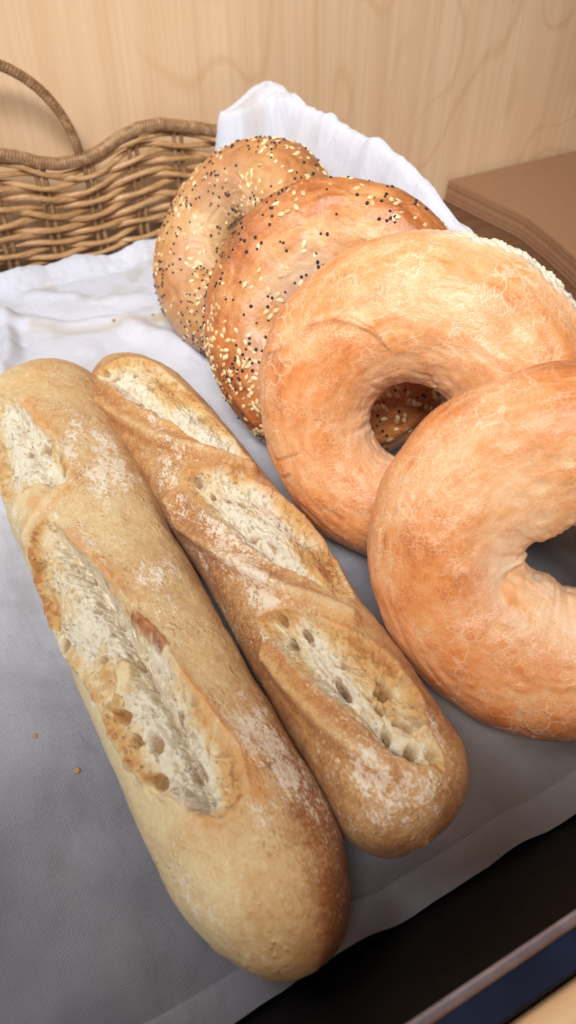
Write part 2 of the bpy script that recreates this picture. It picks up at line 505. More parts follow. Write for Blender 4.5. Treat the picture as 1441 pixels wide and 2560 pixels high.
def baguette(dim, cuts, label, mat, seed, squeeze, style):
    y0, y1, x0, x1, xq, A0, A1, b, e0, e1 = dim
    NS, n_top, n_bot = 1050, 400, 60
    L = y1 - y0
    s = np.linspace(0, 1, NS)
    s = s * .86 + .14 * (.5 - .5 * np.cos(PI * s))
    ph = np.concatenate([np.linspace(-.55, PI + .55, n_top, endpoint=False), np.linspace(PI + .55, 2 * PI - .55, n_bot, endpoint=False)])
    m = len(ph)
    y = y0 + s * L
    xc = x0 + (x1 - x0) * s + xq * 4 * s * (1 - s)
    e = np.maximum(bag_prof(s, L, e0, e1), 1e-3)
    aa = (A0 + (A1 - A0) * s) * e
    bb = b * (.35 + .65) * e ** .9
    zc = b * .92
    X = aa[:, None] * np.cos(ph)
    X = xc[:, None] + np.where(X < 0, X * (squeeze + (1 - squeeze) * sm(.45, .8, s))[:, None], X)
    Z = zc + bb[:, None] * np.sin(ph)
    Z = np.where(Z < zc, zc + (Z - zc) * .92, Z)
    Y = np.repeat(y[:, None], m, 1)
    P3 = np.stack([X, Y, Z], -1)
    du = np.gradient(P3, axis=0)
    dv = np.empty_like(P3)
    dv[:, 1:-1] = P3[:, 2:] - P3[:, :-2]
    dv[:, 0] = P3[:, 1] - P3[:, -1]
    dv[:, -1] = P3[:, 0] - P3[:, -2]
    N = np.cross(dv, du)
    cen = np.stack([xc, y, np.full(NS, zc)], -1)[:, None]
    N *= np.sign((N * (P3 - cen)).sum(-1, keepdims=True) + 1e-12)
    N /= np.linalg.norm(N, axis=-1, keepdims=True) + 1e-12
    P = P3.reshape(-1, 3)
    N = N.reshape(-1, 3)
    U = Y.ravel()
    PHI = np.repeat(ph[None], NS, 0).ravel()
    W = PHI * QS
    Pn = P + seed * 3.1
    j1 = fbm(Pn, 130, 4, seed)
    j2 = fbm(Pn, 420, 3, seed + 5)
    low = fbm(Pn, 26, 3, seed + 9)
    d = low * .0011 + fbm(Pn, 90, 3, seed + 3) * .00045 + j2 * .00010
    n = len(P)
    crumb, toast, cav_shade, burn, gold = (np.zeros(n) for _ in range(5))
    ridge_shade = np.zeros(n)
    part = np.zeros(n, np.int8)
    # coarse masks per score
    for ci, c in enumerate(cuts['scores']):
        poly = [(a, q * QS) for a, q in c]
        sel = (np.abs(U - np.mean([p[0] for p in poly])) < .10)
        sd = np.full(n, 1.0)
        sd[sel] = poly_sdf(U[sel], W[sel], poly)
        sdj = sd + j1 * .0013 + j2 * .0006
        msk = sm(.0013, -.0022, sdj)
        crumb = np.maximum(crumb, msk)
        part[msk > .5] = ci + 1
        dep = sm(0, -.006, sdj)
        d += -.0040 * dep * style['depth'] - .0008 * sm(0, -.0014, sdj)
        rim = np.exp(-(sdj / .0022) ** 2) * (sdj > -.004)
        toast = np.maximum(toast, .55 * np.exp(-(sd / .0035) ** 2) * (sd < .001) * sm(-.9, .5, fbm(Pn, 70, 2, seed + 41)))
        gold = np.maximum(gold, rim * .12 * (sdj > 0) * sm(-.2, .5, fbm(Pn, 60, 2, seed + 40)))
    lips = [(a, [(u, q * QS) for u, q in l]) for a, l in cuts['lips']]
    for amp, l in lips:
        sel = np.abs(U - np.mean([p[0] for p in l])) < .12
        dl = np.full(n, 1.0)
        dl[sel] = seg_dist(U[sel], W[sel], l)
        dl = dl + np.abs(j1) * .0006
        out = 1 - crumb
        d += amp * out * np.exp(-dl / .0048) * (1 + .35 * j1)
        gold = np.maximum(gold, .72 * np.exp(-dl / .0028) * out * sm(-.45, .35, fbm(Pn, 55, 2, seed + 44)))
    for amp, wid, l in cuts['gullies']:
        l = [(u, q * QS) for u, q in l]
        sel = np.abs(U - np.mean([p[0] for p in l])) < .14
        dl = np.full(n, 1.0)
        dl[sel] = seg_dist(U[sel] + j1[sel] * .0022, W[sel] + j2[sel] * .0014, l)
        g = np.exp(-(dl / wid) ** 2)
        d -= amp * g * np.clip(crumb + .15, 0, 1)
        toast -= .55 * np.exp(-(dl / (wid * 2.2)) ** 2)
        cav_shade = np.maximum(cav_shade, .42 * np.exp(-(dl / (wid * .5)) ** 2) * crumb * sm(-.5, .4, j1))
    for amp, wid, l in cuts['ridges']:
        l = [(u, q * QS) for u, q in l]
        dl = seg_dist(U, W, l)
        d += amp * np.exp(-(dl / wid) ** 2) * (1 - crumb)
        flank = np.exp(-((dl - wid * 1.1) / (wid * .7)) ** 2) * (1 - crumb)
        gold = np.maximum(gold, .22 * flank)
        ridge_shade += .13 * flank - .10 * np.exp(-(dl / (wid * .7)) ** 2) * (1 - crumb)  # brown fold edges; crest highlight and the shadow below are painted in
    # crumb texture
    ci = np.nonzero(crumb > .02)[0]
    Pc = Pn[ci] * np.array([1, .72, 1])
    wp = Pc + .0022 * np.stack([vnoise(Pc * 200, seed + k) for k in (61, 62, 63)], -1)
    r1 = 1 - np.abs(fbm(wp, 170, 4, seed + 70))
    f1 = fbm(wp, 110, 4, seed + 71)
    f2 = fbm(wp, 520, 3, seed + 72, .6)
    w1, id1 = worley(wp, 150, seed + 73)
    w2, id2 = worley(wp, 330, seed + 74)
    h1 = sm(.46, .20, w1) * (id1 > .60)
    h2 = sm(.50, .18, w2) * (id2 > .45)
    f3 = fbm(Pc, 48, 2, seed + 78)
    bl = np.abs(fbm(wp, 210, 3, seed + 77, .5))
    dc = .0013 * f1 + .0008 * (bl - .35) + .0004 * f2 - .0019 * h1 - .0008 * h2
    hill = style['hump']
    cc = crumb[ci]
    tt = .40 + .48 * f3 + .14 * f2 + dc / .0022 * .25
    cv = .66 * h1 + .46 * h2 + .25 * sm(-.0008, -.0022, dc)
    if hill:
        lw = sm(1.85, 2.35, PHI[ci]) * (U[ci] < .275)
        dc += .0026 * lw
        tt += .10 * lw
    toast[ci] += tt * cc
    d[ci] += dc * cc
    cav_shade[ci] = np.maximum(cav_shade[ci], cv * cc)
    for k, (u, q) in enumerate(cuts['holes']):
        rr = style['hole_r'] * (0.75 + .55 * random.Random(k + seed).random())
        dh = np.hypot((U - u) * .75, W - q * QS) + j1 * .0009
        g = sm(rr, rr * .45, dh)
        d -= .0036 * g
        cav_shade = np.maximum(cav_shade, g)
    for l in cuts['burns']:
        dl = seg_dist(U, W, [(u, q * QS) for u, q in l]) + j1 * .0008
        g = sm(.0030, .0008, dl + .0012 * np.abs(j2)) * (.8 + .2 * sm(-.5, .4, fbm(Pn, 300, 3, seed + 55)))
        burn = np.maximum(burn, g)
        d += .0018 * g
    for l in cuts['golds']:
        dl = seg_dist(U, W, [(u, q * QS) for u, q in l])
        gold = np.maximum(gold, .5 * sm(.0055, .0005, dl + .0015 * j1) * (1 - crumb))
    V = P + N * d[:, None]
    # the underside sits flat on the cloth
    V[:, 2] = np.where(V[:, 2] < .0035, .0035 + (V[:, 2] - .0035) * .35, V[:, 2])
    # crust colouring masks
    side = np.cos(PHI)                                     # +1 towards the right flank
    near = sm(.16, .05, U)
    bake = style['bake'] + .16 * low + style['side'] * side - .10 * sm(.2, .9, np.sin(PHI))
    bake += ridge_shade + .16 * sm(.078, .045, U)
    bake += style['end'] * near * sm(-.05, .75, side) + .30 * sm(.022, .004, V[:, 2]) - style['left_pale'] * sm(-.2, -.9, side)  # browning, plus lit left flank and shaded end and underside painted in
    bake += style.get('far', 0) * sm(.30, .39, U)
    fl = fbm(Pn * np.array([1, .55, 1]), 62, 4, seed + 80) + .55 * fbm(Pn, 17, 2, seed + 81)
    reg = style['flour'](U, side, PHI)
    flour = np.clip(.55 * fl + reg, 0, 1) * (1 - crumb) * (1 - burn)
    at = dict(bake=bake, flour=flour, crumb=crumb, toast=np.clip(toast, 0, 1), cav_shade=np.clip(cav_shade, 0, 1), burn=burn, gold=np.clip(gold, 0, 1))
    Q = grid_quads(NS, m, wrap_m=True)
    pf = np.sort(part[Q], 1)[:, 1]
    root = thing('baguette', (float(xc[NS // 2]), float(y[NS // 2]), 0), label, 'baguette', 'baguettes lying side by side on the cloth')
    obj('crust', mesh_np('baguette_crust', V, Q[pf == 0], at), mat, root)
    for k in range(len(cuts['scores'])):
        if (pf == k + 1).any():
            obj('score', mesh_np('baguette_score', V, Q[pf == k + 1], at), mat, root)
    return root

C1 = dict(
    scores=[[(0.3854,2.384),(0.3658,2.141),(0.3487,1.888),(0.3236,1.74),(0.3033,1.645),(0.2854,1.601),(0.2731,1.636),(0.2719,1.888),(0.2822,2.132),(0.2858,2.445),(0.2926,2.819),(0.3137,3.115),(0.345,3.05),(0.372,2.75)],
            [(0.2615,2.149),(0.2464,1.993),(0.2329,1.949),(0.2141,1.784),(0.197,1.697),(0.1827,1.671),(0.1727,1.732),(0.1656,1.897),(0.1656,2.062),(0.1413,2.584),(0.1461,2.706),(0.1588,2.663),(0.1775,2.75),(0.2026,3.124),(0.2221,3.124),(0.2404,2.837),(0.2536,2.724),(0.2591,2.384)],
            [(0.1775,1.645),(0.1648,1.54),(0.1413,1.488),(0.1253,1.419),(0.1102,1.358),(0.1007,1.401),(0.0939,1.471),(0.0911,1.662),(0.0907,1.81),(0.0963,2.01),(0.1078,2.254),(0.1214,2.497),(0.1345,2.689),(0.1453,2.671),(0.1532,2.367),(0.1604,2.019),(0.1723,1.81)]],
    gullies=[(.0085, .0036, [(0.2492,2.175),(0.2277,2.097),(0.2086,1.958),(0.1906,1.923),(0.1707,1.836),(0.1564,1.854),(0.1437,1.81),(0.1325,1.81),(0.1194,1.871),(0.1074,1.949),(0.0995,1.949)]),
             (.004, .0035, [(0.3467,2.115),(0.3228,2.071),(0.299,1.984),(0.2834,1.914)])],
    lips=[(.0036, [(0.2408,1.993),(0.2161,1.767),(0.1982,1.68),(0.1823,1.645),(0.1668,1.523),(0.1429,1.471),(0.1269,1.401),(0.1114,1.332),(0.0991,1.41)]),
          (.0022, [(0.3658,2.141),(0.3487,1.888),(0.3236,1.74),(0.3033,1.645),(0.2822,1.601)]),
          (.0016, [(0.0911,1.662),(0.0907,1.81),(0.0963,2.01),(0.1078,2.254),(0.1214,2.497)])],
    ridges=[(.0012, .004, [(0.2731,1.7),(0.2691,2.0),(0.2655,2.3),(0.262,2.7)])],
    holes=[(0.1532,2.323),(0.1365,2.419),(0.1297,2.175),(0.1166,2.358),(.1490,2.40)],
    burns=[[(0.1823,1.697),(0.1743,1.60),(0.1636,1.52)]],
    golds=[[(0.1094,1.314),(0.0999,1.323),(0.0927,1.392)], [(.276,2.25),(.268,2.2)]])
C2 = dict(
    scores=[[(0.3706,2.358),(0.368,1.967),(0.3647,1.506),(0.3528,1.071),(0.3334,0.966),(0.3085,0.862),(0.2866,0.714),(0.2669,0.74),(0.2539,0.775),(0.2457,0.862),(0.2476,1.114),(0.2576,1.392),(0.2751,1.627),(0.2911,1.68),(0.3082,1.897),(0.3212,2.045),(0.3398,2.132)],
            [(0.2543,2.184),(0.2506,1.845),(0.2446,1.453),(0.2349,1.184),(0.2245,0.905),(0.21,0.67),(0.1941,0.575),(0.1796,0.418),(0.1613,0.583),(0.1532,0.714),(0.1547,1.044),(0.1643,1.262),(0.174,1.471),(0.1851,1.723),(0.1981,1.897),(0.2156,2.036),(0.2349,2.175)],
            [(0.1632,2.384),(0.1613,2.193),(0.1576,1.923),(0.1483,1.601),(0.1383,1.366),(0.1275,1.14),(0.1186,1.001),(0.1119,0.949),(0.1,0.957),(0.0855,1.044),(0.0759,1.079),(0.0707,1.105),(0.0755,1.436),(0.0833,1.671),(0.0904,1.801),(0.1015,1.914),(0.1101,1.984),(0.119,2.115),(0.1283,2.193),(0.1409,2.289),(0.1521,2.384)]],
    gullies=[(.0040, .0032, [(0.3416,2.001),(0.3201,1.723),(0.2963,1.532),(0.2788,1.358),(0.2636,1.149)]),
             (.0040, .0032, [(0.2346,2.019),(0.216,1.888),(0.197,1.662),(0.1799,1.436),(0.1673,1.14)]),
             (.0034, .0036, [(0.1532,2.271),(0.139,2.123),(0.1275,2.08),(0.1167,1.862),(0.103,1.723),(0.09,1.593),(0.0781,1.384)])],
    lips=[(.0020, [(0.3398,2.132),(0.3212,2.045),(0.3082,1.897),(0.2911,1.68),(0.2751,1.627),(0.2576,1.392),(0.2476,1.114)]),
          (.0026, [(0.2535,1.949),(0.2509,1.836),(0.2453,1.436),(0.2349,1.184),(0.2245,0.905),(0.21,0.67),(0.1941,0.575),(0.1796,0.418)]),
          (.0028, [(0.1625,2.236),(0.1576,1.923),(0.1483,1.601),(0.1383,1.366),(0.1275,1.14),(0.1186,1.001),(0.1119,0.949),(0.1,0.957)])],
    ridges=[(.0052, .0044, [(0.2509,2.593),(0.2342,2.645),(0.2074,2.358),(0.1866,2.097),(0.1662,1.784),(0.1528,1.41),(0.1435,1.14)]),
            (.0040, .0045, [(0.1483,2.567),(0.1294,2.471),(0.1101,2.289),(0.0948,2.088),(0.0803,1.845)]),
            (.0044, .0042, [(0.3546,2.576),(0.3208,2.358),(0.2911,2.08),(0.2721,1.81),(0.2546,1.436),(0.2427,1.044)])],
    holes=[(0.2234,1.445),(0.2368,1.88),(0.1569,2.062),(0.145,1.801),(0.1461,2.193),(0.1197,1.81),(0.1074,1.314),(0.1019,1.453),(0.0829,1.349),(0.1082,1.175),(0.1153,1.784),(0.0926,1.549)],
    burns=[], golds=[])
S1 = dict(depth=1.15, hump=True, hole_r=.0037, bake=.40, side=.09, end=.46, left_pale=.26, far=.02,
          flour=lambda U, s, p: .32 + .22 * sm(.05, .14, U) * np.exp(-((p - 1.25) / .55) ** 2) + .22 * sm(.16, .06, U) * sm(-.3, -.8, s))
S2 = dict(depth=1.0, hump=False, hole_r=.0028, bake=.54, side=-.13, end=.36, left_pale=.0, far=.1,
          flour=lambda U, s, p: .20 + .26 * np.exp(-((p - 2.2) / .6) ** 2) - .25 * sm(.07, .05, U))
bag1 = baguette((0.043, 0.4024, 0.0332, 0.0289, -0.0049, 0.0311, 0.0386, 0.0291, 0.0558, 0.0302), C1,
                'pale floury baguette with a torn open white crumb, left one of the pair', M['b1'], 3, 1.0, S1)
bag2 = baguette((0.0592, 0.3947, 0.0873, 0.0778, 0.0058, 0.033, 0.0303, 0.029, 0.0252, 0.06), C2,
                'golden baguette with three slanting scored openings, lying between the other baguette and the bagels', M['b2'], 7, .80, S2)

# ------------------------------------------------------------------ bagels
class Ring:
    def __init__(self, c, az, el, R, r, seed, theta_r=None, inner=1.0):
        self.c = np.array(c)
        self.n = np.array([math.cos(el) * math.cos(az), math.cos(el) * math.sin(az), math.sin(el)])
        a = np.cross(self.n, [0, 0, 1.0])
        self.a = a / np.linalg.norm(a)
        self.b = np.cross(self.n, self.a)
        self.R, self.r, self.seed = R, r, seed
        self.theta_r = theta_r or (lambda t: np.zeros_like(t))
        self.inner = inner
    def at(self, th, ph):
        rad = np.cos(th)[..., None] * self.a + np.sin(th)[..., None] * self.b
        r = self.r * (1 + self.theta_r(th))
        w = .85 * r * np.sin(ph)
        lo = .60 * self.r
        w = np.where(w < 0, -lo * np.tanh(-w / lo), w)
        rho = self.R + r * np.cos(ph) * np.where(np.cos(ph) < 0, self.inner, 1.0)
        # the underside is a flat disc: pull it outwards a little
        return self.c + rho[..., None] * rad + w[..., None] * self.n
    def grid(self, NTh, NPh, disp=None):
        th = np.linspace(0, 2 * PI, NTh, endpoint=False)
        ph = np.linspace(-PI, PI, NPh, endpoint=False)
        T, F = np.meshgrid(th, ph, indexing='ij')
        P = self.at(T, F)
        du = np.roll(P, -1, 0) - np.roll(P, 1, 0)
        dv = np.roll(P, -1, 1) - np.roll(P, 1, 1)
        N = np.cross(du, dv)
        rad = np.cos(T)[..., None] * self.a + np.sin(T)[..., None] * self.b
        core = self.c + self.R * rad
        N *= np.sign((N * (P - core)).sum(-1, keepdims=True) + 1e-15)
        N /= np.linalg.norm(N, axis=-1, keepdims=True) + 1e-15
        return T.ravel(), F.ravel(), P.reshape(-1, 3), N.reshape(-1, 3)

def wrapd(a, b):
    return (a - b + PI) % (2 * PI) - PI

def bagel(ring, label, mat, extra=None, bake0=.45, seeds=None, group='bagels leaning in a row'):
    NTh, NPh = 780, 380
    T, F, P, N = ring.grid(NTh, NPh)
    sd = ring.seed
    Pn = P + sd * 1.7
    low = fbm(Pn, 17, 3, sd)
    mid = fbm(Pn, 60, 3, sd + 2)
    st = vnoise(np.stack([np.cos(T) * 5, np.sin(T) * 5, F * 9], -1) + .8 * mid[:, None], sd + 3)
    d = .0022 * low + .0004 * mid + .00035 * st + .00010 * fbm(Pn, 300, 3, sd + 4)
    # puckers where the dough was pinched round the hole
    inner = sm(1.9, 2.9, np.abs(F))
    d += .0005 * inner * vnoise(np.stack([np.cos(T) * 9, np.sin(T) * 9, F * 1.2], -1), sd + 6)
    bake = bake0 + .20 * low + .08 * mid + .10 * st
    outer = np.exp(-((F - .1) / .8) ** 2)
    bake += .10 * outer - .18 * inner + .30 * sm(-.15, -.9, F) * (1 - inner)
    pale = .25 * inner * sm(-.2, .5, low + mid)
    crack = np.zeros(len(P))
    red = np.zeros(len(P))
    bake += .34 * sm(.035, .006, P[:, 2])  # shade low on the leaning bagel, painted in as extra brown
    if extra:
        d, bake, pale, crack, red = extra(ring, T, F, P, d, bake, pale, crack, red, mid, low)
    V = P + N * d[:, None]
    V[:, 2] = np.where(V[:, 2] < .003, .003 + (V[:, 2] - .003) * .25, V[:, 2])
    Q = grid_quads(NTh, NPh, True, True)
    at = dict(bake=bake, pale=np.clip(pale, 0, 1), crack=np.clip(crack, 0, 1), red=np.clip(red, 0, 1))
    uv = np.stack([T / (2 * PI), F / (2 * PI) + .5], -1)
    base = sm(-.62, -.9, F) * sm(-2.75, -2.5, F)
    fb = base[Q].mean(1) > .5
    root = thing('bagel', tuple(ring.c - np.array([0, 0, ring.c[2]])), label, 'bagel', group)
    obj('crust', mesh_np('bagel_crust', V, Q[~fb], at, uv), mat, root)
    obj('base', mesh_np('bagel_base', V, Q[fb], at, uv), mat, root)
    return root, (T, F, V, N)

RING = {1: Ring((0.1885, 0.4345, 0.0640), -2.98, .69, .0480, .0287, 21, lambda t: .05 * np.sin(2 * t + .6)),
        2: Ring((0.1919, 0.3077, 0.0723), -2.3695, .5033, .049, .0291, 22, lambda t: .04 * np.sin(t + 2)),
        3: Ring((0.1818, 0.2150, 0.0790), -2.3467, .4278, .0506, .0304, 23, lambda t: .15 * np.cos(t - 4.45)),
        4: Ring((0.188, 0.117, 0.0716), -2.3477, .5446, .049, .0292, 24, lambda t: .03 * np.sin(t + 1), 1.14)}

def line_tf(T, F, ring, line):
    X = wrapd(T, line[len(line) // 2][0]) * ring.R
    pts = [(wrapd(np.array(t), line[len(line) // 2][0]) * ring.R, f * ring.r) for t, f in line]
    return seg_dist(X, F * ring.r, [(float(a), float(b)) for a, b in pts]), X

def extra3(ring, T, F, P, d, bake, pale, crack, red, mid, low):
    # the curved edge of a blister in the skin
    bl = [(6.021, .663), (5.943, .925), (5.786, 1.03), (5.559, 1.239), (5.367, 1.449), (5.236, 1.693), (5.149, 1.972)]
    dl, X = line_tf(T, F, ring, bl)
    dl = dl + .0012 * (mid)
    crack = np.maximum(crack, .55 * np.exp(-(np.abs(dl) / .0007) ** 2) * sm(-.6, .5, mid + .4))
    d = d + .0011 * np.exp(-(np.abs(dl) / .0016) ** 2)
    # torn pale edge where bagels were pulled apart, along the upper rim
    tt = np.exp(-(wrapd(T, 4.30) / .52) ** 4)
    e = sm(.50, .22, F + .12 * mid) * sm(-1.3, -.9, F) * tt
    pale = np.maximum(pale, e * 1.0)
    jag = fbm(P + 5, 420, 3, 90)
    d = d + e * (.0006 + .0013 * jag) + .0012 * np.exp(-((F - .38 + .1 * mid) / .10) ** 2) * tt
    bake = bake + .05 * tt * sm(.3, .9, F) * sm(1.6, .9, F)
    # small cracks on the left limb
    for l in ([(.48, .62), (.475, .9), (.445, 1.43)], [(.62, .6), (.60, .95)], [(6.02, .45), (6.0, .2), (6.05, -.05)]):
        dl, X = line_tf(T, F, ring, l)
        crack = np.maximum(crack, .35 * np.exp(-((dl + .0005 * mid) / .0005) ** 2))
        d = d - .0005 * np.exp(-(dl / .0009) ** 2)
    # a knot by the hole
    for t0, f0 in ((4.32, 2.75), (4.5, 2.6)):
        g = np.exp(-((wrapd(T, t0) * ring.R * .5) ** 2 + ((F - f0) * ring.r) ** 2) / .0025 ** 2)
        d = d + .0008 * g * vnoise(P * 500, 5)
    bake = bake - .06 * sm(.0, .8, low) + .12
    red = np.maximum(red, .12 * sm(.25, .8, low + .5 * mid))
    return d, bake, pale, crack, red

def extra4(ring, T, F, P, d, bake, pale, crack, red, mid, low):
    seam = [(.22, 3.1), (.30, 2.85), (.40, 2.55), (.50, 2.25)]
    dl, X = line_tf(T, F, ring, seam)
    fade = sm(2.1, 2.9, F)
    d = d - .0045 * np.exp(-(dl / .0042) ** 2) * fade
    # the dough bulges into the hole on both sides of the seam, leaving a wedge
    dt = wrapd(T, .20)
    d = d + .0056 * sm(1.6, 2.85, np.abs(F)) * (np.exp(-((dt - 1.15) / .62) ** 2) + np.exp(-((dt + 1.15) / .62) ** 2))
    d = d + .0030 * sm(.012, .003, np.abs(dl)) * sm(.0, .25, -wrapd(T, .32)) * sm(1.9, 2.7, F)
    pale = np.maximum(pale, .55 * sm(1.75, 2.5, F) * sm(-.1, .6, mid + .3) * np.exp(-(wrapd(T, .5) / 1.3) ** 2))
    for l in ([(1.15, .75), (1.10, 1.1), (1.02, 1.4)],):
        dl, X = line_tf(T, F, ring, l)
        pale = np.maximum(pale, .15 * np.exp(-((dl + .0006 * mid) / .0008) ** 2))
        d = d - .0005 * np.exp(-(dl / .0012) ** 2)
    red = np.maximum(red, .14 * sm(.15, .75, low + .45 * mid))
    # little rags of dough on the left edge
    tt = np.exp(-(wrapd(T, .95) / .16) ** 2) * np.exp(-((F + .15) / .16) ** 2)
    d = d + tt * .0022 * np.maximum(0, vnoise(P * 420, 8))
    bake = bake + .01
    return d, bake, pale, crack, red

def extra2(ring, T, F, P, d, bake, pale, crack, red, mid, low):
    hump = np.exp(-((F - .9) / .35) ** 2)
    bake = bake + .13 * hump
    pale = np.maximum(pale, .4 * sm(1.3, 2.2, F) * sm(-.4, .4, mid))
    d = d + .0008 * np.sin(F * 9 + 2 * mid) * sm(.1, .5, F) * sm(1.6, .9, F)
    red = np.maximum(red, .15 * sm(.2, .7, low) * hump)
    return d, bake, pale, crack, red

def extra1(ring, T, F, P, d, bake, pale, crack, red, mid, low):
    pale = np.maximum(pale, .14 * sm(1.1, 2.0, F) * sm(-.5, .4, mid))
    return d, bake, pale, crack, red

B1, G1 = bagel(RING[1], 'farthest seeded bagel against the upright cloth, dull brown with many poppy seeds', M['seeded_far'], extra1, .52)
B2, G2 = bagel(RING[2], 'glossy orange brown bagel with sesame and poppy seeds, second from the back of the row', M['seeded'], extra2, .47)
B3, G3 = bagel(RING[3], 'plain golden bagel with a whole open hole and a torn white upper rim', M['bagel'], extra3, .40)
B4, G4 = bagel(RING[4], 'nearest plain golden bagel at the front of the row, beside the baguette end', M['bagel'], extra4, .42)

# ------------------------------------------------------------------ camera
CAM = np.array([0, 0, .30])
pit, psi = math.radians(46.5), math.radians(62.5)
F0 = np.array([math.cos(psi), math.sin(psi), 0])
FW = math.cos(pit) * F0 - math.sin(pit) * np.array([0, 0, 1.0])
RT = np.array([math.sin(psi), -math.cos(psi), 0])
UP = np.cross(RT, FW)
cam = bpy.data.cameras.new('camera')
co_ = bpy.data.objects.new('camera', cam)
COL.objects.link(co_)
co_.matrix_world = Matrix(((RT[0], UP[0], -FW[0], CAM[0]), (RT[1], UP[1], -FW[1], CAM[1]), (RT[2], UP[2], -FW[2], CAM[2]), (0, 0, 0, 1)))
cam.sensor_fit = 'VERTICAL'
cam.sensor_height = 36
cam.lens = 1800 / 2560 * 36
cam.clip_start = .005
cam.clip_end = 50
cam.dof.use_dof = True
cam.dof.focus_distance = .335
cam.dof.aperture_fstop = 10.5
sc.camera = co_

# ------------------------------------------------------------------ seeds on the two seeded bagels
def seed_shape(kind):
    nu, nv = (12, 8) if kind == 'sesame' else (8, 6)
    V = []
    for i in range(nv + 1):
        t = i / nv * PI
        for j in range(nu):
            a = j / nu * 2 * PI
            x, y, z = math.cos(t), math.sin(t) * math.cos(a), math.sin(t) * math.sin(a)
            if kind == 'sesame':
                k = 1 - .42 * max(x, 0) ** 1.3 + .08 * min(x, 0)
                V.append((x * .0020, y * .00126 * k, z * .0006 * k))
            else:
                V.append((x * .0009, y * .0008, z * .0007))
    V = np.array(V)
    return V, grid_quads(nv + 1, nu, wrap_m=True)

low_trees = []
for k in (1, 2, 3, 4):
    T_, F_, P_, N_ = RING[k].grid(90, 44)
    low_trees.append((k, BVHTree.FromPolygons([tuple(p) for p in P_], [tuple(int(i) for i in q) for q in grid_quads(90, 44, True, True)])))

def scatter(ring, key, G, kind, count, seed, cluster):
    T, F, V, N = G
    rng = np.random.default_rng(seed)
    cand = rng.permutation(len(V))[:26000]
    cl = cluster(T[cand], F[cand], V[cand]) * np.clip(ring.R + ring.r * np.cos(F[cand]), .01, 1) / .08
    keep = cand[rng.random(len(cand)) < np.clip(cl, 0, 1)]
    chosen = []
    cells = {}
    minsep = .0018 if kind == 'sesame' else .0013
    for i in keep:
        p = V[i]
        c = tuple(np.floor(p / minsep).astype(int))
        ok = True
        for dx in (-1, 0, 1):
            for dy in (-1, 0, 1):
                for dz in (-1, 0, 1):
                    for q in cells.get((c[0] + dx, c[1] + dy, c[2] + dz), ()):
                        if np.linalg.norm(q - p) < minsep:
                            ok = False
        if not ok:
            continue
        cells.setdefault(c, []).append(p)
        chosen.append(i)
        if len(chosen) >= count:
            break
    vis, hid = [], []
    for i in chosen:
        p, n = V[i], N[i]
        v = CAM - p
        dist = np.linalg.norm(v)
        v = v / dist
        rel = p - CAM
        zz = rel @ FW
        px, py = (rel @ RT) / zz * 1800 + 720, 1280 - (rel @ UP) / zz * 1800
        seen = n @ v > .22 and 0 < px < 1441 and 0 < py < 2560
        if seen:
            o = Vector(p + n * .003 + v * .003)
            for k, t in low_trees:
                hit = t.ray_cast(o, Vector(v), dist)
                if hit[0] is not None and k != key:
                    seen = False
        (vis if seen else hid).append((dist, i))
    vis.sort()
    return [i for _, i in vis], [i for _, i in hid]

def place(i, V, N, rng):
    n = N[i]
    t = np.cross(n, rng.normal(size=3))
    t /= np.linalg.norm(t)
    n2 = n + .25 * rng.normal(size=3) * .5
    n2 /= np.linalg.norm(n2)
    t = t - n2 * (t @ n2)
    t /= np.linalg.norm(t)
    return np.stack([t, np.cross(n2, t), n2], 1)

def add_seeds(root, ring, key, G, kind, count, seed, cluster, lift, mat):
    T, F, V, N = G
    vis, hid = scatter(ring, key, G, kind, count, seed, cluster)
    rng = np.random.default_rng(seed + 1)
    SV, SQ = seed_shape(kind)
    me0 = mesh_np(kind + '_seed', SV, SQ)
    me0.materials.append(mat)
    base = Vector(root.location)
    rest_v, rest_q = [], []
    for j, i in enumerate(vis + hid):
        Rm = place(i, V, N, rng)
        s = .72 + .5 * rng.random()
        p = V[i] + N[i] * lift
        if j < 100 and j < len(vis):
            o = bpy.data.objects.new(kind + '_seed', me0)
            COL.objects.link(o)
            o.parent = root
            R4 = Matrix(((*Rm[0], 0), (*Rm[1], 0), (*Rm[2], 0), (0, 0, 0, 1)))
            o.matrix_local = Matrix.Translation(Vector(p) - base) @ R4 @ Matrix.Scale(s, 4)
        else:
            rest_q.append(SQ + len(rest_v) * len(SV))
            rest_v.append((SV * s) @ Rm.T + p)
    if rest_v:
        o = obj(kind + '_topping', mesh_np(kind + '_topping', np.concatenate(rest_v), np.concatenate(rest_q)), mat, root)
        o['kind'] = 'stuff'
    return len(vis), len(hid)

def clus(scale, seed, lo, hi, inner_boost=0.0, dens=.5, ring=None):
    def f(T, F, V):
        n = fbm(V + seed, scale, 2, seed)
        up = sm(-.75, -.1, F)
        if ring is not None:      # more on the limb that lay deepest in the seed tray
            q = V - ring.c
            up = up * (.90 + 1.2 * sm(-.015, .055, -(q @ RT) * .8 - (q @ UP) * .8) + 1.1 * sm(-.005, -.03, q @ UP))
        return dens * up * (sm(lo, hi, n) + .05 + inner_boost * sm(1.0, 2.2, F))
    return f
print('seeds', add_seeds(B2, RING[2], 2, G2, 'sesame', 640, 5, clus(38, 3, -.15, .6, .10, .26, RING[2]), .0001, M['sesame']),
      add_seeds(B2, RING[2], 2, G2, 'poppy', 450, 6, clus(60, 9, .0, .7, .10, .22, RING[2]), .0003, M['poppy']),
      add_seeds(B1, RING[1], 1, G1, 'sesame', 480, 7, clus(44, 13, -.3, .6, .06, .24), .0001, M['sesame']),
      add_seeds(B1, RING[1], 1, G1, 'poppy', 560, 8, clus(55, 19, -.3, .6, .08, .26), .0003, M['poppy']))

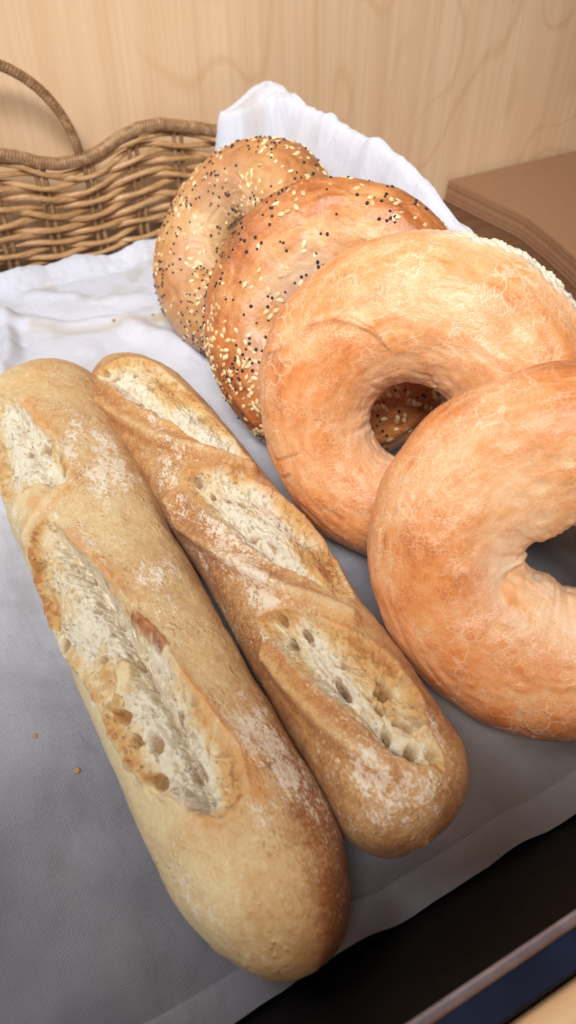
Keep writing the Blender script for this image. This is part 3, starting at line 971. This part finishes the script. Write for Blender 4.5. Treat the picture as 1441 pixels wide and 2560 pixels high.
# ------------------------------------------------------------------ cloth
def interp(x, tab):
    return np.interp(x, [t[0] for t in tab], [t[1] for t in tab])

ZTOP = [(0, .050), (.20, .085), (.30, .100), (.329, .1045), (.342, .108), (.356, .1135), (.374, .117), (.393, .1215), (.417, .1225), (.442, .121), (.47, .1195), (.51, .119), (.56, .1185), (.592, .1170), (.605, .115)]

def cloth_height(x, y):
    n = len(x)
    P2 = np.stack([x, y, np.zeros(n)], -1)
    back = sm(.42, .50, y)
    left = sm(.18, .12, x)
    z = .0012 + .0006 * fbm(P2, 30, 3, 50) + .0005 * vnoise(P2 * 120, 51)
    # folds behind the baguettes
    def fold(line, amp, wid, side=0.0):
        dl = seg_dist(x + .003 * vnoise(P2 * 50, 52), y + .003 * vnoise(P2 * 50, 53), line)
        return amp * np.exp(-(dl / wid) ** 2)
    z += fold([(-.2, .55), (.029, .532), (.072, .500), (.109, .487), (.138, .482), (.20, .492)], .0055, .011)
    z -= fold([(.029, .520), (.072, .489), (.109, .476), (.145, .470)], .0025, .006)
    z += fold([(.035, .53), (.030, .50), (.020, .465), (.012, .42)], .0080, .007)
    z += fold([(.113, .478), (.128, .455), (.140, .43)], .0070, .010)
    z -= fold([(.098, .465), (.10, .445)], .0030, .012)
    z += fold([(.06, .555), (.10, .535), (.135, .512)], .0035, .010)
    z += fold([(-.05, .50), (-.03, .40), (-.045, .25)], .0045, .020)
    z += fold([(-.02, .30), (-.03, .15), (-.02, .06)], .0022, .018)
    z += .0024 * back * left * fbm(P2, 22, 3, 54)
    z += .0042 * sm(.008, -.03, x) * sm(.045, .08, y) * (.5 + fbm(P2 * np.array([1.6, .7, 1]), 16, 2, 49))
    z += .0016 * sm(.20, .10, y) * sm(.02, -.03, x) * fbm(P2, 28, 2, 56)
    # against the back of the basket the edge turns up
    z += .009 * sm(.562, .585, y) + .002 * sm(.555, .58, y) * np.sin(x * 130)
    z = np.maximum(z, .0006)
    # up the side of the basket and over its rim
    zt = interp(y, ZTOP) + .0016 * vnoise(P2 * np.array([0, 60, 0]), 57) + .0008 * vnoise(P2 * np.array([0, 170, 0]), 58) * .5
    xs = .248 - .024 * sm(.525, .584, y)
    wd = .037 - .017 * sm(.53, .584, y)
    t = np.clip((x - xs) / wd, 0, 1)
    t = t * t * (3 - 2 * t)
    crease = .004 * np.sin(y * 60 + 3 * vnoise(P2 * 18, 59)) + .0035 * fbm(P2 * np.array([1.0, 1.6, 1]), 26, 3, 60)
    z = z * (1 - t) + zt * t * (.86 + .14 * sm(.24, .284, x)) + crease * (t * (1 - t) * 4 * .8 + .25 * t)
    # hanging over outside
    z -= 9.0 * np.maximum(0, x - .288)
    # front right corner lifts
    z += .016 * sm(.145, .185, x) * sm(.085, .045, y)
    return z

xs_ = np.concatenate([np.linspace(-.34, .20, 360, endpoint=False), np.linspace(.20, .284, 190, endpoint=False), np.linspace(.284, .2925, 26)])
ys_ = np.linspace(.0465, .5845, 620)
CX, CY = np.meshgrid(xs_, ys_, indexing='ij')
cx, cy = CX.ravel(), CY.ravel()
P2 = np.stack([cx, cy, np.zeros(len(cx))], -1)
# wobbling outline
fy = .0012 * vnoise(P2 * np.array([55, 0, 0]), 40) * sm(.12, .0465, cy)
wy = .004 * vnoise(P2 * np.array([22, 0, 0]), 41) * sm(.53, .592, cy)
cz = cloth_height(cx, cy)
hem = np.maximum(sm(.0605, .0595, cy), np.maximum(sm(.5655, .5665, cy) * sm(.20, .19, cx), sm(.268, .2695, cx) * sm(.14, .2, cy)))
pk = vnoise(np.stack([cx * 190, cy * 190, np.zeros(len(cx))], -1), 42)
cz = cz + .0010 * hem + .0007 * hem * pk * sm(.3, .5, cy)
CV = np.stack([cx, cy + fy + wy, cz], -1)
beige_tone = .55 * np.exp(-(seg_dist(cx, cy, [(.05, .512), (.072, .492), (.109, .480), (.145, .474), (.165, .47)]) / .004) ** 2)  # beige along the fold behind the baguettes, then in random patches
beige_tone += .35 * sm(.2, .7, fbm(P2, 30, 3, 43)) * sm(.40, .5, cy)
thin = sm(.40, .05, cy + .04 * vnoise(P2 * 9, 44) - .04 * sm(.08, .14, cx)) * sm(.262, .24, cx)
warm_bounce = .42 * sm(.06, .13, cx) * sm(.17, .10, cy)  # warm light bounced off the bread, painted into the cloth colour
CQ = grid_quads(len(xs_), len(ys_))
hm = hem[CQ].mean(1) > .5
cuv = np.stack([cx, cy], -1)
# on the rising side the cloth is measured along the slope
slope = np.concatenate([[0], np.cumsum(np.hypot(np.diff(xs_), np.diff(CV[:, 2].reshape(len(xs_), -1).mean(1))))]) + xs_[0]
cuv[:, 0] = np.repeat(slope, len(ys_))
cloth = thing('linen_cloth', (0, .3, 0), 'white woven linen cloth with a stitched hem, spread under the bread', 'cloth')
obj('fabric', mesh_np('cloth_fabric', CV, CQ[~hm], dict(beige_tone=np.clip(beige_tone, 0, 1), thin=thin, warm_bounce=warm_bounce), cuv), M['cloth'], cloth)
obj('hem', mesh_np('cloth_hem', CV, CQ[hm], dict(beige_tone=np.clip(beige_tone * .3, 0, 1), thin=thin * .85, warm_bounce=warm_bounce), cuv), M['hem'], cloth)

# ------------------------------------------------------------------ wicker basket
YB = .590
HT = [(.055, .0978), (.0676, .0959), (.0812, .0921), (.0945, .0858), (.109, .0821), (.1262, .0823), (.1413, .0857), (.1587, .0931), (.1758, .0977), (.1924, .0981), (.2087, .0941), (.2256, .09), (.2358, .0865), (.26, .084), (.295, .100)]
def HB(x):
    return interp(np.abs(x - .055) + .055, HT)
bk = thing('wicker_basket', (.055, YB, 0), 'brown wicker basket back with a wavy bound rim and a hoop handle', 'basket')
SP = .0377
for k in range(-5, 7):
    x0 = .131 + SP * (k - 1)
    if x0 > .285:
        continue
    zt = float(HB(np.array(x0))) - .001
    for dx in (-.0030, .0030):
        z = np.linspace(.004, zt, 14)
        pts = np.stack([np.full(14, x0 + dx) + .0004 * np.sin(z * 120 + k), np.full(14, YB), z], -1)
        obj('stake', tube_mesh('stake', pts, .0019, 8), M['binding'], bk)
rng = random.Random(4)
NW = 15
for i in range(NW):
    t = (i + .55) / NW
    x = np.linspace(-.17, .289, 300)
    z = (HB(x) - .0035) * t
    z += .0011 * np.sin(x * 2 * PI / SP * .5 + i * 1.9) + .0009 * np.sin(x * 37 + i * 2.3)
    yy = YB + .0030 * np.cos(PI * (x - .131) / SP + PI * i)
    r = .0025 * (.9 + .2 * rng.random())
    rad = r * (1 - .18 * np.abs(np.cos(PI * (x - .131) / SP)) ** 3)
    obj('weaver', tube_mesh('weaver', np.stack([x, yy, z], -1), rad, 10), M['wicker'], bk)
x = np.linspace(-.18, .292, 900)
obj('rim', tube_mesh('rim', np.stack([x, np.full(900, YB - .001), HB(x) + .0012], -1), .0043, 14, 1.0, .14, 420), M['binding'], bk)
th = np.linspace(PI, 0, 420)
hx, hz = .055 + .0715 * np.cos(th), .080 + .0796 * np.sin(th)
obj('handle', tube_mesh('handle', np.stack([hx, np.full(420, YB + .0005), hz], -1), .0034, 14, 1.0, .12, 380), M['binding'], bk)
# the basket's right side, under the cloth
for k in range(7):
    y0 = .575 - SP * k
    zt = float(interp(y0, ZTOP)) - .012
    pts = np.stack([np.full(8, .2895), np.full(8, y0), np.linspace(-.002, zt, 8)], -1)
    obj('stake', tube_mesh('side_stake', pts, .0017, 6), M['binding'], bk)
for i in range(9):
    y = np.linspace(.335, .583, 90)
    z = (interp(y, ZTOP) - .014) * (i + .5) / 9
    obj('weaver', tube_mesh('side_weaver', np.stack([.2900 + .0022 * np.cos(PI * (y - .575) / SP + PI * i), y, z], -1), .0026, 8), M['wicker'], bk)

# ------------------------------------------------------------------ black tray
def prism(name, prof, xa, xb, nx=2):
    """Extrude a closed (y, z) outline along x."""
    m = len(prof)
    V = [(x, y, z) for x in np.linspace(xa, xb, nx) for y, z in prof]
    Fs = []
    for i in range(nx - 1):
        for j in range(m):
            k = (j + 1) % m
            Fs.append((i * m + j, i * m + k, (i + 1) * m + k, (i + 1) * m + j))
    Fs.append(tuple(range(m))[::-1])
    Fs.append(tuple((nx - 1) * m + j for j in range(m)))
    me = bpy.data.meshes.new(name)
    me.from_pydata(V, [], Fs)
    me.update()
    return me
tray = thing('black_tray', (0, .05, -.035), 'black display tray with a raised sloping front and a pale highlight painted on its rim edge', 'tray')
body = [(.600, -.0345), (.600, -.0022), (.049, -.0022), (.0455, .0000), (.0158, .0472), (.0120, .0472), (.0160, .0425), (.0400, -.0020), (.0400, -.0345)]
obj('body', prism('tray_body', body, -.40, .292), M['tray'], tray)
ledge = [(.0122, .0474), (.0122, .0496), (.0040, .0496), (.0030, .0484), (.0030, .0300), (.0050, .0300), (.0050, .0470)]
obj('ledge', prism('tray_ledge', ledge, -.40, .292), M['ledge'], tray)
x = np.linspace(-.40, .292, 40)
obj('rim', tube_mesh('tray_rim', np.stack([x, np.full(40, .0142), np.full(40, .0488)], -1), .0020, 12), M['rim'], tray)

# ------------------------------------------------------------------ paper bags
rng = random.Random(11)
NB = 14
z0 = -.0345
for k in range(NB):
    th_ = .00155
    dx, dy = rng.uniform(-.0005, .0005), rng.uniform(-.0005, .0005)
    if k == NB - 1:
        dx = dy = 0
    zb = z0 + k * (th_ + .00003)
    zt = zb + th_
    sl = (zt + .035) * .10
    edge = [(.5165, .6165), (.5235, .562), (.5295, .520), (.530, .506), (.5250, .470), (.516, .428), (.501, .372), (.480, .31), (.470, .27)]
    edge = [(a + sl * .5 - .004 + dx, b + dy) for a, b in edge]
    outline = edge + [(.78, .27 + dy), (.78, .6165 + dy)]
    m_ = len(outline)
    cxm, cym = .64, .45
    def ringv(inset, z):
        return [(a + (inset * .5 if a < .6 else 0), b + (inset if b < .3 else (-inset if b > .61 else 0)), z) for a, b in outline]
    V = ringv(.0004, zb) + ringv(0, zb + .0004) + ringv(0, zt - .0004) + ringv(.0004, zt)
    Fs = [(r * m_ + j, r * m_ + (j + 1) % m_, (r + 1) * m_ + (j + 1) % m_, (r + 1) * m_ + j) for r in range(3) for j in range(m_)]
    Fs += [tuple(range(m_)), tuple(3 * m_ + j for j in range(m_))[::-1]]
    me = bpy.data.meshes.new('paper_bag')
    me.from_pydata([(a - .5, b - .5, c - zb) for a, b, c in V], [], Fs)
    me.update()
    bag = obj('paper_bag', me, M['kraft'])
    bag.location = (.5, .5, zb)
    if k == NB - 1:
        tag(bag, 'topmost flat brown kraft paper bag of the stack by the wooden wall', 'paper bag', 'kraft paper bags stacked by the wall')
    else:
        tag(bag, 'flat brown kraft paper bag lying under the topmost one in the stack', 'paper bag', 'kraft paper bags stacked by the wall')

# ------------------------------------------------------------------ crumbs on the cloth
def crumb_mesh(seed, r):
    V, Q = seed_shape('poppy')
    V = V / .0009 * r
    V = V * (1 + .35 * vnoise(V * (1.2 / r) + seed, seed))[:, None]
    V[:, 2] *= .6
    return mesh_np('bread_crumb', V, Q)
def zc_at(x, y):
    return float(cloth_height(np.array([x]), np.array([y]))[0])
for k, (x, y, r, lab) in enumerate([(-.0188, .1555, .0013, 'largest brown bread crumb on the grey cloth beside the pale baguette'),
                                    (-.0303, .1780, .0010, 'tiny brown bread crumb farther left on the grey cloth'),
                                    (.1045, .4850, .0017, 'pale brown bread crumb in the cloth fold behind the baguettes'),
                                    (.1330, .4785, .0012, 'small pale crumb in the cloth fold nearer the seeded bagel')]):
    o = obj('bread_crumb', crumb_mesh(k + 1, r), M['speck'])
    o.location = (x, y, zc_at(x, y) + r * .4)
    tag(o, lab, 'crumb', 'bread crumbs on the cloth')

# ------------------------------------------------------------------ setting
def box(name, lo, hi, mat, bevel=.0):
    (x0, y0, z0), (x1, y1, z1) = lo, hi
    V = [(x0, y0, z0), (x1, y0, z0), (x1, y1, z0), (x0, y1, z0), (x0, y0, z1), (x1, y0, z1), (x1, y1, z1), (x0, y1, z1)]
    Fs = [(3, 2, 1, 0), (4, 5, 6, 7), (0, 1, 5, 4), (1, 2, 6, 5), (2, 3, 7, 6), (3, 0, 4, 7)]
    me = bpy.data.meshes.new(name)
    me.from_pydata(V, [], Fs)
    me.update()
    o = obj(name, me, mat)
    if bevel:
        b = o.modifiers.new('bevel', 'BEVEL')
        b.width = bevel
        b.segments = 4
    return o
for o in (box('back_wall', (-.9, .622, -.30), (1.7, .640, .75), M['wall']),
          box('table_top', (-.9, .002, -.060), (1.7, .620, -.035), M['table'])):
    o['kind'] = 'structure'
fp = box('shelf_front', (-.9, -.034, -.30), (1.7, .0008, .168), M['front'], .003)
fp['kind'] = 'structure'

# ------------------------------------------------------------------ light
w = bpy.data.worlds.new('World')
sc.world = w
w.use_nodes = True
w.node_tree.nodes['Background'].inputs[0].default_value = (.80, .87, 1.0, 1)
w.node_tree.nodes['Background'].inputs[1].default_value = .11

def area(name, loc, target, size, power, color, spread=180):
    l = bpy.data.lights.new(name, 'AREA')
    l.shape = 'RECTANGLE'
    l.size, l.size_y = size
    l.energy = power
    l.color = color
    l.spread = math.radians(spread)
    o = bpy.data.objects.new(name, l)
    COL.objects.link(o)
    o.location = loc
    o.rotation_euler = (Vector(target) - Vector(loc)).to_track_quat('-Z', 'Y').to_euler()
    return o
area('window_light', (-.40, .50, .70), (.08, .26, 0), (.45, .40), 2.7, (.86, .93, 1))
area('ceiling_light', (-.30, -.32, 1.22), (.32, .56, .10), (.50, .42), 2.75, (1, .98, .96), 52)
area('low_window_light', (-.42, -.22, .20), (.06, .10, .01), (.3, .3), .75, (.50, .66, 1))

sc.view_settings.view_transform = 'Standard'
sc.view_settings.look = 'None'
sc.view_settings.exposure = 0
sc.cycles.use_denoising = True
sc.cycles.max_bounces = 6
